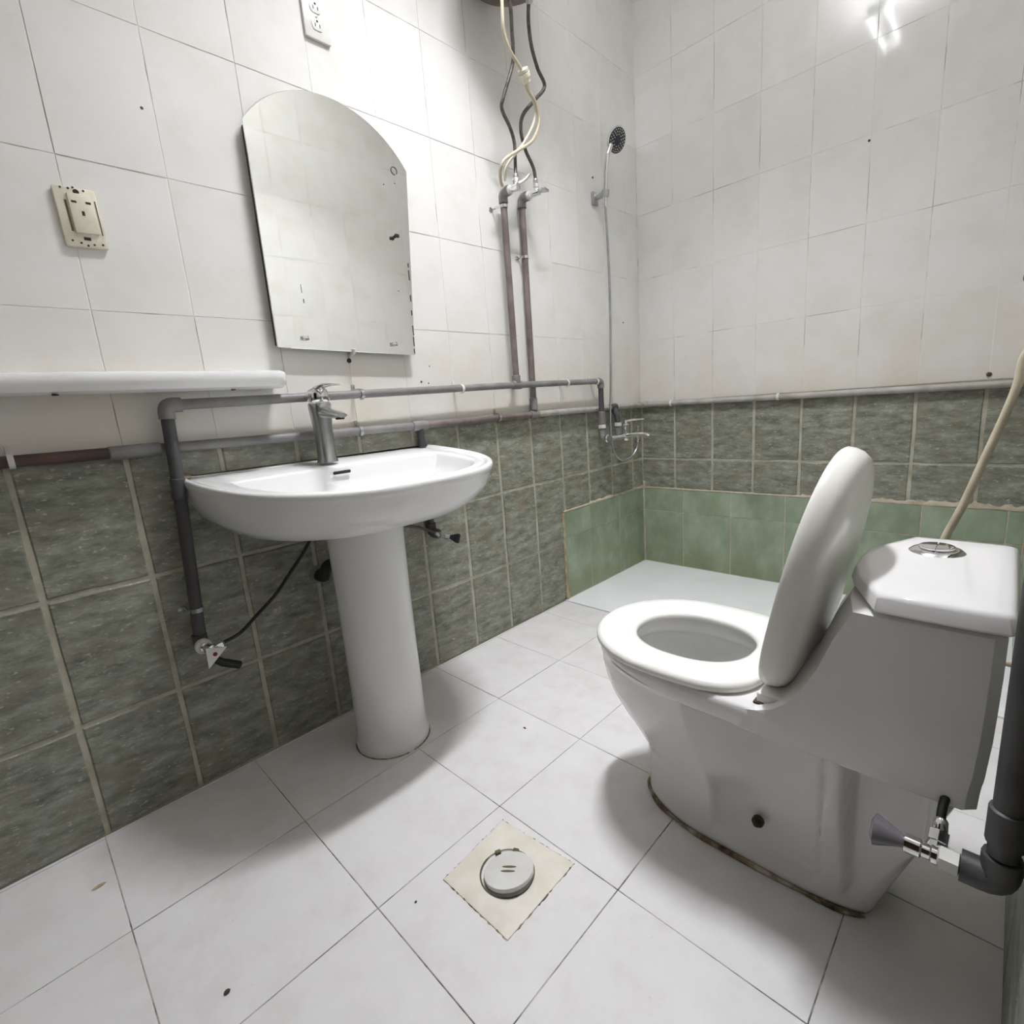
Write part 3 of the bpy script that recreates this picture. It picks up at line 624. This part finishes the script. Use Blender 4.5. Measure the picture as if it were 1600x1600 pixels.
hose('toilet_supply_hose', 'black supply hose from the cone-handled valve to the toilet', [tuple(j5), (1.448, -1.715, .362), (1.455, -1.665, .385), (1.455, -1.61, .39)], .0055, 'black', 'chrome')
tr = thing('waste_pipe', 'dark waste pipe bend between the pedestal and the green tiles', 'pipe', (0, -1.90, .485))
MB().tube(arc_path([(.0, -1.905, .480), (.055, -1.905, .480), (.062, -1.90, .52), (.13, -1.868, .53)], .025), .017, 14).build('waste_bend', 'black', tr)
MB().lathe((0, -1.905, .480), (1, 0, 0), [(.026, 0), (.026, .004), (.020, .010), (.020, .016)], 18).build('wall_collar', 'pipe', tr)
# ---------------------------------------------------------------- water heater (only its bottom is in view)
HX, HY = .168, -1.045
ht = thing('water_heater', 'grey water heater cylinder at the top edge, its dark bottom above the hoses', 'heater', (HX, HY, 2.315))
MB().lathe((HX, HY, 2.317), (0, 0, 1), [(.158, 0), (.163, .01), (.163, .46), (.14, .50), (.03, .515)], 40).build('heater_tank', 'heater', ht)
MB().lathe((HX, HY, 2.287), (0, 0, 1), [(.04, 0), (.10, .004), (.14, .013), (.158, .030)], 40).build('bottom_cover', 'heaterbase', ht)
MB().lathe((.20, -.99, 2.230), (0, 0, 1), [(.012, 0), (.012, .012), (.016, .013), (.016, .024), (.010, .026), (.010, .09)], 14).build('outlet_nipple', 'satin', ht)
MB().lathe((.19, -1.085, 2.24), (0, 0, 1), [(.012, 0), (.012, .08)], 14).build('inlet_nipple', 'satin', ht)
MB().lathe((.240, -.965, 2.235), (0, 0, 1), [(.016, 0), (.020, .002), (.020, .016), (.014, .018), (.014, .08)], 20).build('thermostat_knob', 'greenknob', ht)
MB().box((.004, HY, 2.55), (.008, .30, .05), .002).build('wall_bracket', 'satin', ht)
# ---------------------------------------------------------------- shower
hs = thing('hand_shower', 'chrome hand shower with a dark round face, in its wall holder in the corner', 'shower', (.062, -.372, 1.80))
MB().tube(smooth_path([(.060, -.374, 1.785), (.066, -.378, 1.84), (.078, -.388, 1.91), (.092, -.392, 1.965), (.100, -.375, 2.01)], 5), [.0085] * 3 + [.0095] * 12 + [.011] * 6, 12).build('shower_handle', 'chrome', hs)
nrm = Vector((.86, -.14, -.42)).normalized(); hc = Vector((.112, -.345, 2.032))
MB().lathe(hc - nrm * .022, nrm, [(.015, 0), (.042, .008), (.052, .016), (.053, .022), (.050, .024)], 32).build('shower_head', 'chrome', hs)
fc = MB().lathe(hc + nrm * .0022, nrm, [(.0475, 0), (.0475, .002), (.045, .003)], 32).build('spray_face', 'showerface', hs)
a_ = (Vector((0, 0, 1)) - nrm * nrm.z).normalized(); b__ = nrm.cross(a_); g = MB()
for rr, n_ in ((.041, 22), (.032, 16), (.022, 10)):
    for k in range(n_):
        g.lathe(hc + nrm * .005 + (a_ * math.cos(2 * PI * k / n_) + b__ * math.sin(2 * PI * k / n_)) * rr, nrm, [(.0026, 0), (.0018, .0014)], 6)
nz = g.build('nozzles', 'nut', fc, base=(.062, -.372, 1.80)); nz['kind'] = 'stuff'
ho = thing('shower_holder', 'grey shower holder bracket on the left wall near the corner', 'holder', (0, -.372, 1.83))
MB().box((.008, -.378, 1.825), (.016, .034, .055), .004).box((.03, -.376, 1.83), (.05, .022, .024), .005).build('bracket', 'satin', ho)
MB().lathe((.0645, -.3755, 1.815), (.1, -.05, 1), [(.014, 0), (.016, .002), (.017, .028), (.0145, .03)], 18).build('socket_ring', 'satin', ho)
MB().lathe((.0, -.378, 1.915), (1, 0, 0), [(.004, 0), (.004, .002), (.002, .003)], 8).build('screw_hole', 'slot', wall_left, base=(0, 0, 0))
hose('shower_hose', 'thin chrome shower hose hanging straight down and looping up to the mixer', [(.060, -.374, 1.79), (.052, -.350, 1.579), (.048, -.345, 1.297), (.050, -.364, 1.001), (.056, -.389, .819), (.066, -.394, .710), (.078, -.375, .654), (.092, -.337, .628), (.105, -.281, .640), (.112, -.245, .677), (.112, -.232, .725)], .0058, 'satin', 'chrome')
mx = thing('shower_mixer', 'chrome bath mixer tap low in the corner with lever and spout', 'tap', (.10, -.375, .745))
MB().tube([(.10, -.46, .745), (.10, -.29, .745)], .014, 14).build('mixer_bar', 'chrome', mx)
for y in (-.444, -.306):
    MB().lathe((.062, y, .745), (1, 0, 0), [(.013, 0), (.020, .003), (.020, .014), (.013, .02), (.013, .04)], 16).build('wall_union', 'chrome', mx)
MB().lathe((.10, -.325, .745), (0, 0, 1), [(.017, -.02), (.020, -.012), (.020, .02), (.017, .035), (.019, .040), (.019, .055), (.010, .062), (.008, .075)], 18).build('cartridge', 'chrome', mx)
MB().tube([(.10, -.325, .818), (.13, -.315, .822), (.19, -.30, .824)], [.006, .006, .004], 10).build('lever', 'chrome', mx)
MB().tube(smooth_path([(.10, -.335, .745), (.15, -.33, .752), (.20, -.325, .752), (.228, -.322, .742)], 5), .0105, 12).build('spout', 'chrome', mx)
MB().lathe((.112, -.232, .72), (0, 0, 1), [(.010, 0), (.012, .002), (.012, .018), (.009, .02)], 12).build('hose_union', 'chrome', mx)
MB().tube([(.10, -.29, .745), (.112, -.240, .742)], .010, 12).build('diverter_arm', 'chrome', mx)
MB().lathe((.125, -.25, .775), (0, 0, 1), [(.004, -.03), (.004, 0), (.008, .002), (.008, .010), (.004, .012)], 12).build('diverter_knob', 'chrome', mx)

# ---------------------------------------------------------------- sockets
def inwall(y, z, x): return (x, y, z)
so = thing('wall_socket', 'uncovered ivory wall socket on the white tiles, upper left', 'socket', (0, -2.286, 1.395))
Rt = Matrix.Rotation(math.radians(1.5), 4, 'X')
MB().box((.006, -2.286, 1.395), (.011, .074, .118), .005, Rt).build('socket_frame', 'ivory', so)
MB().box((.0125, -2.281, 1.402), (.010, .042, .078), .003, Rt).build('socket_insert', 'ivory', so)
g = MB()
for y, z, wy, wz in ((-2.293, 1.423, .009, .0045), (-2.269, 1.424, .009, .0045), (-2.281, 1.402, .005, .009)): g.box((.0172, y, z), (.001, wy, wz))
g.build('pin_slots', 'slot', so, smooth=False)
g = MB()
g.lathe((.0112, -2.285, 1.4445), (1, 0, 0), [(.0055, 0), (.0055, .001)], 12); g.box((.0116, -2.283, 1.3535), (.001, .012, .006))
for y, z in ((-2.310, 1.449), (-2.297, 1.4495), (-2.289, 1.4525), (-2.272, 1.449), (-2.309, 1.347), (-2.295, 1.344), (-2.284, 1.340), (-2.273, 1.343), (-2.258, 1.345)): g.lathe((.0114, y, z), (1, 0, 0), [(.0022, 0), (.0022, .0006)], 8)
g.build('fixing_holes', 'slot', so, smooth=False)['kind'] = 'stuff'
MB().box((.0118, -2.3055, 1.396), (.001, .0038, .060), 0, Rt).build('side_slot', 'olive', so); MB().box((.0118, -2.2553, 1.398), (.001, .0018, .068), 0, Rt).build('side_groove', 'olive', so)
ou = thing('double_outlet', 'white double power outlet plate at the top edge above the mirror', 'socket', (0, -1.667, 2.012))
MB().box((.005, -1.667, 2.012), (.010, .074, .116), .003).build('outlet_plate', 'whiteplate', ou)
for z in (1.989, 2.030):
    rc = MB().loft([[Vector((x, -1.667 + s * .0165 * math.cos(2 * PI * k / 24), z + s * max(-.0135, min(.0135, .0165 * math.sin(2 * PI * k / 24))))) for k in range(24)] for x, s in ((.0095, 1), (.0115, 1), (.012, .93))]).build('receptacle', 'whiteplate', ou)
    g = MB().box((.0121, -1.6735, z - .001), (.0008, .0022, .009)).box((.0121, -1.6605, z - .001), (.0008, .0022, .008)); g.lathe((.0119, -1.667, z + .0085), (1, 0, 0), [(.003, 0), (.003, .0006)], 10)
    g.build('slots', 'slot', rc, smooth=False, base=(0, -1.667, 2.012))
MB().lathe((.010, -1.667, 2.0095), (1, 0, 0), [(.003, 0), (.003, .001), (.001, .0015)], 10).build('plate_screw', 'satin', ou)

# ---------------------------------------------------------------- toilet
TY = -1.530
def sring(xf, xb, hw, z, cy=TY, nf=2.0, nr=4.0, xc=None, n=80, ny=2.2):
    xc = xf + (xb - xf) * .45 if xc is None else xc; out = []
    for k in range(n):
        a = 2 * PI * k / n; c, s_ = math.cos(a), math.sin(a)
        if c >= 0: x = xc + (xb - xc) * c ** (2 / nr); y = math.copysign(abs(s_) ** (2 / nr), s_)
        else: x = xc - (xc - xf) * (-c) ** (2 / nf); y = math.copysign(abs(s_) ** (2 / nf), s_)
        out.append(Vector((x, cy + hw * y, z)))
    return out
toilet = thing('toilet', 'white one-piece toilet with raised lid beside the right wall', 'toilet', (1.15, TY, 0))
# foot: tapering skirt with recessed side panels
prof = [(0, .912, 1.368, .088), (.012, .905, 1.372, .092), (.03, .905, 1.378, .089), (.08, .905, 1.395, .088), (.13, .900, 1.412, .095), (.17, .872, 1.425, .106), (.21, .838, 1.438, .118), (.25, .812, 1.450, .131), (.29, .798, 1.462, .145), (.33, .792, 1.472, .158), (.356, .793, 1.478, .166), (.366, .795, 1.48, .172)]
fine = []
for (p, q) in zip(prof[:-1], prof[1:]):
    for k in range(3):
        t = k / 3; fine.append(tuple(p[i] + (q[i] - p[i]) * t for i in range(4)))
fine.append(prof[-1]); rings = []
def sstep(a, b_, x):
    t = max(0, min(1, (x - a) / (b_ - a))); return t * t * (3 - 2 * t)
for z, xf, xb, hw in fine:
    r = sring(xf, xb, hw, z, nr=5.0, n=200, xc=xf + (xb - xf) * .40); zz = sstep(.022, .05, z) * (1 - sstep(.346, .357, z))
    for p in r:
        if p.x > 1.075:
            ridge = sstep(1.282, 1.293, p.x) * (1 - sstep(1.318, 1.334, p.x)) + sstep(1.425, 1.45, p.x)
            lim = .072 + .036 * min(1, ridge) + .03 * sstep(.30, .36, z) * min(1, ridge); k = sstep(1.088, 1.106, p.x) * zz
            d_ = abs(p.y - TY); p.y = TY + math.copysign(d_ + (min(d_, lim) - d_) * k, p.y - TY)
    rings.append(r)
MB().loft(rings, True, False).build('foot', 'toilet', toilet, angle=70)
# bowl: rim band and hollow
def hole(s, z, dx=0): return [Vector((1.012 + dx + (p.x - 1.012) * s, TY + (p.y - TY) * s, z)) for p in sring(.872, 1.150, .116, z, nf=2.1, nr=2.4, n=80, xc=1.01)]
MB().loft([hole(1.12, .3575), sring(.797, 1.476, .171, .3575, nr=6), sring(.789, 1.478, .1755, .362, nr=6), sring(.787, 1.478, .1765, .385, nr=6), sring(.790, 1.478, .175, .396, nr=6), sring(.797, 1.475, .170, .401, nr=6),
           hole(1.10, .401), hole(1.0, .399), hole(.985, .39), hole(.985, .372), hole(1.03, .366), hole(1.04, .362)], False, False).build('bowl', 'toilet', toilet, angle=60)
MB().loft([hole(1.035, .3625), hole(1.06, .345), hole(1.05, .30), hole(.98, .26), hole(.80, .21), hole(.55, .17), hole(.15, .15)], False, True).build('bowl_hollow', plain('shaded_porcelain', (0.74, 0.74, 0.73), 0.12, var=.10), toilet, angle=60)  # greyer than the toilet porcelain: shade inside the bowl put into the colour
MB().loft([hole(.86, .222, .0), hole(.85, .2235, .0)]).build('bowl_water', plain('bowl_water', (0.42, 0.43, 0.43), 0.03, var=.05), toilet)
# tank
tk = [(.357, 1.150, 1.478, .174), (.361, 1.145, 1.481, .177), (.385, 1.150, 1.482, .1772), (.397, 1.170, 1.483, .177), (.402, 1.190, 1.484, .1765), (.412, 1.212, 1.485, .176), (.43, 1.232, 1.486, .175), (.46, 1.252, 1.488, .173), (.50, 1.272, 1.489, .171), (.553, 1.290, 1.490, .1695), (.595, 1.309, 1.490, .168), (.604, 1.313, 1.490, .168)]
def tring(xf, xb, z, h=.168, s=0): return [Vector((x, TY + .006 * sstep(.4, .55, z) + y, z)) for x, y in ((xf + .014 + s, -h + .0025 + s), (xf + .05, -h + s), (xb - .05, -h + s), (xb - .012, -h + .002 + s), (xb - s, -h + .013 + s), (xb - s, 0), (xb - s, h - .013 - s), (xb - .012, h - .002 - s), (xb - .05, h - s), (xf + .05, h - s), (xf + .014 + s, h - .0025 - s), (xf - .002 + s, .10), (xf - .010 + s, 0), (xf - .002 + s, -.10))]
MB().loft([tring(xf, xb, z, h) for z, xf, xb, h in tk] + [tring(1.317, 1.487, .606, .168, .004), tring(1.33, 1.475, .607, .168, .018), tring(1.335, 1.47, .616, .168, .02)]).build('tank', 'toilet', toilet, angle=35)
lo = [(1.353, -1.699), (1.40, -1.702), (1.46, -1.702), (1.492, -1.699), (1.4985, -1.690), (1.4985, -1.52), (1.4985, -1.350), (1.492, -1.342), (1.46, -1.340), (1.40, -1.340), (1.353, -1.343), (1.312, -1.428), (1.300, -1.47), (1.297, -1.52), (1.300, -1.565), (1.312, -1.607)]
lcx, lcy = 1.40, -1.521
def lring(z, i): return [Vector((lcx + (x - lcx) * (1 - i / .10), lcy + (y - lcy) * (1 - i / .18), z)) for x, y in lo]
MB().loft([lring(.613, .004), lring(.614, .0015), lring(.617, 0), lring(.6335, .004), lring(.638, .0065), lring(.6405, .011), lring(.6415, .02), lring(.642, .06)]).build('tank_lid', 'toilet', toilet, angle=32)
bt = MB().lathe((1.396, -1.445, .6405), (0, 0, 1), [(.037, 0), (.0375, .002), (.033, .006), (.028, .0075)], 36).build('flush_button', 'chrome', toilet)
g = MB()
for s_ in (-1, 1):
    pts = [Vector((1.396 + s_ * .0008, -1.445 - .024, 0))] + [Vector((1.396 + s_ * (.0008 + .0235 * math.sin(PI * k / 14)), -1.445 - .024 * math.cos(PI * k / 14), 0)) for k in range(1, 14)] + [Vector((1.396 + s_ * .0008, -1.445 + .024, 0))]
    g.loft([[p + Vector((0, 0, .647)) for p in pts], [p + Vector((0, 0, .6515)) for p in pts], [Vector((1.396 + s_ * .0015 + (p.x - 1.396 - s_ * .0015) * .93, -1.445 + (p.y + 1.445) * .93, .6525)) for p in pts]])
g.build('push_halves', 'chrome', bt, base=(1.15, TY, 0))
# seat ring
so_ = sring(.796, 1.190, .184, 0, nf=2.05, nr=3.6, n=96, xc=1.0); si_ = sring(.888, 1.135, .102, 0, nf=2.1, nr=2.3, n=96, xc=1.01)
def seat_r(t, z): return [Vector((o.x + (i_.x - o.x) * t, o.y + (i_.y - o.y) * t, z)) for o, i_ in zip(so_, si_)]
MB().loft([seat_r(.05, .4035), seat_r(0, .406), seat_r(0, .414), seat_r(.03, .4195), seat_r(.12, .4235), seat_r(.45, .4245), seat_r(.85, .4215), seat_r(.97, .417), seat_r(1, .411), seat_r(.99, .405), seat_r(.93, .4035), seat_r(.05, .4035)], False, False).build('seat', 'seat', toilet, angle=70)
# raised lid (leans back against the tank)
LX, LZ, TL, LL, LW, LY = 1.188, .408, .202, .430, .171, -1.549
def lid_ring(off, sc):
    out = []
    for k in range(72):
        a = 2 * PI * k / 72; s_, c = math.cos(a), math.sin(a); e = 2 / 3.5 if s_ < 0 else 2 / 2.05
        u = LL / 2 + LL / 2 * math.copysign(abs(s_) ** e, s_) * sc; v = LW * math.copysign(abs(c) ** (2 / (2.5 if s_ < 0 else 2.15)), c) * sc
        out.append(Vector((LX + u * math.sin(TL) + off * math.cos(TL), LY + v, LZ + u * math.cos(TL) - off * math.sin(TL))))
    return out
MB().loft([lid_ring(.010, .93), lid_ring(.002, .955), lid_ring(0, .985), lid_ring(.004, 1.0), lid_ring(.014, 1.0), lid_ring(.026, .985), lid_ring(.036, .95), lid_ring(.043, .89), lid_ring(.047, .80), lid_ring(.049, .6), lid_ring(.050, .2)]).build('lid', 'seat', toilet, angle=70)
for y in (LY - .112, LY + .112):
    hg = MB().box((1.216, y, .412), (.044, .044, .020), .005).build('hinge', 'seat', toilet)
    MB().box((1.216, y, .4035), (.052, .050, .004), .0015).build('hinge_grime', 'grime', hg, base=(1.15, TY, 0))
    MB().ball((1.252, y + .01, .422), .010, 8, (.7, 1.3, 1.0)).build('hinge_pin', 'grime', hg, base=(1.15, TY, 0))
g = MB()
nb = sring(.903, 1.374, .094, .004, nr=5.0, n=160, xc=.905 + .467 * .40)
seq = [nb[(k) % 160] for k in range(78, 148)]
rad = [.0042 + .0014 * math.sin(k * .35) + .0012 * random.random() for k in range(len(seq))]
MB().tube(seq, rad, 8).build('base_caulk', 'caulk', toilet)
MB().lathe((1.181, TY - .086, .103), (0, -1, .1), [(.011, -.006), (.011, .002), (.007, .004), (.006, .010), (.003, .012)], 14).build('bolt_cap', 'grime', toilet)

# ---------------------------------------------------------------- bidet sprayer
bs = thing('bidet_sprayer', 'dark green bidet sprayer hanging at the right edge', 'sprayer', (1.50, -1.2, 1.06))
MB().box((1.528, -1.2, 1.05), (.018, .04, .05), .004).build('sprayer_holder', 'black', bs)
MB().tube(smooth_path([(1.505, -1.2, 1.00), (1.500, -1.2, 1.06), (1.486, -1.2, 1.10)], 4), .012, 12).build('sprayer_handle', 'sprayer', bs)
MB().lathe((1.494, -1.2, 1.085), (-.9, 0, -.45), [(.012, 0), (.019, .008), (.021, .030), (.015, .034)], 16).build('sprayer_head', 'sprayer', bs)
hp = [(1.505, -1.2, 1.005), (1.484, -1.2, .975), (1.471, -1.2, .948), (1.467, -1.2, .904), (1.455, -1.2, .847), (1.432, -1.2, .757), (1.411, -1.2, .675), (1.388, -1.2, .60), (1.375, -1.2, .52), (1.40, -1.21, .43), (1.47, -1.22, .38), (1.535, -1.22, .37)]
hose('sprayer_hose', 'thick cream sprayer hose sweeping down behind the toilet tank', hp, .0070, 'cream', 'nut', ends=(0, 1))

# ---------------------------------------------------------------- floor drain
dr = thing('floor_drain', 'square beige drain plate in the floor with a round tilted cover', 'drain', (.810, -1.954, 0))
DC = [(.707, -1.864), (.722, -2.048), (.906, -2.047), (.902, -1.848)]
dcx, dcy = .809, -1.952
def dring(z, s): return [Vector((dcx + (x - dcx) * s, dcy + (y - dcy) * s, z)) for i in range(4) for x, y in [(DC[i][0] + (DC[(i + 1) % 4][0] - DC[i][0]) * k / 6, DC[i][1] + (DC[(i + 1) % 4][1] - DC[i][1]) * k / 6) for k in range(6)]]
def circ(cx, cy, r, z, n=24, ph=0): return [Vector((cx + r * math.cos(2 * PI * k / n + ph), cy + r * math.sin(2 * PI * k / n + ph), z)) for k in range(n)]
PH = math.atan2(DC[0][1] - dcy, DC[0][0] - dcx)
hx, hy, hr = .812, -1.953, .0545
MB().loft([dring(-.002, 1), dring(.0018, 1), dring(.0024, .985), circ(hx, hy, hr + .004, .0030, 24, PH), circ(hx, hy, hr, .0026, 24, PH), circ(hx, hy, hr, -.002, 24, PH)], False, False).build('drain_plate', 'drain', dr, angle=30)
MB().loft([circ(hx, hy, hr, -.0025, 24), circ(hx, hy, hr, -.0021, 24)]).build('drain_well', 'olive', dr)
Mt = Matrix.Translation((hx + .006, hy - .001, .0125)) @ Matrix.Rotation(math.radians(-11), 4, Vector((.25, 1, 0)).normalized())
def cov(r, z): return [Mt @ p for p in circ(0, 0, r, z, 32)]
MB().tube([Vector((hx + (hr + .001) * math.cos(2 * PI * k / 40), hy + (hr + .001) * math.sin(2 * PI * k / 40), .0028)) for k in range(41)], [.0010 + .0009 * (20 < k < 38) for k in range(41)], 6).build('ring_grime', 'olive', dr)
cv = MB().loft([cov(.046, -.006), cov(.0505, -.006), cov(.0515, .001), cov(.051, .0025), cov(.049, .0032), cov(.02, .0036)]).build('drain_cover', 'drainlid', dr, angle=40)
g = MB()
for s_ in (-1, 1):
    lens = [(.016 * math.cos(2 * PI * k / 16), s_ * .0062 + .0030 * math.sin(2 * PI * k / 16)) for k in range(16)]
    g.loft([[Mt @ Vector((x * c * .8 - y * c_ , x * c_ + y * c * .8, z)) for x, y in lens] for z, c, c_ in ((.0030, 1, .5), (.0042, 1, .5))])
g.build('finger_grip', 'olive', cv, base=(.810, -1.954, 0))
for a in (2.0, 2.75):
    MB().box((hx + (hr - .002) * math.cos(a), hy + (hr - .002) * math.sin(a), .004), (.008, .012, .007), .001, Matrix.Rotation(a, 4, 'Z')).build('latch_tab', 'olive', dr)
g = MB()
for i in range(4):
    (xa, ya), (xb_, yb) = DC[i], DC[(i + 1) % 4]; n_ = 34
    pth = [Vector((xa + (xb_ - xa) * k / n_ + random.uniform(-.0012, .0012), ya + (yb - ya) * k / n_ + random.uniform(-.0012, .0012), .0005)) for k in range(n_ + 1)]
    g.tube(pth, [random.choice((.0004, .0006, .0008, .0012, .0020)) for _ in pth], 6)
mt_ = g.build('joint_dirt', 'caulk', dr); mt_['kind'] = 'stuff'
# ---------------------------------------------------------------- crumbs on the floor
def crumb(name, lab, x, y, r, mat='grime', sq=(1, 1.3, .7)):
    o = MB().ball((x, y, r * sq[2] * .8), r, 8, sq).build(name, mat, None, base=(x, y, 0)); tag(o, lab, 'debris', 'dirt crumbs on the floor'); return o
crumb('dirt_crumb', 'dark crumb on the floor tile nearest the bottom left', .605, -2.421, .0042)
crumb('dirt_crumb', 'brown flake on the floor near the foot of the left wall', .165, -2.542, .006, 'rustmortar', (.7, 2.2, .35))
crumb('dirt_crumb', 'tiny speck on the floor between the pedestal and the toilet', .515, -1.582, .0035, 'grime', (1.6, .8, .5))
crumb('dirt_crumb', 'tiny dark speck on the floor tile just left of the drain', .718, -2.114, .0022)
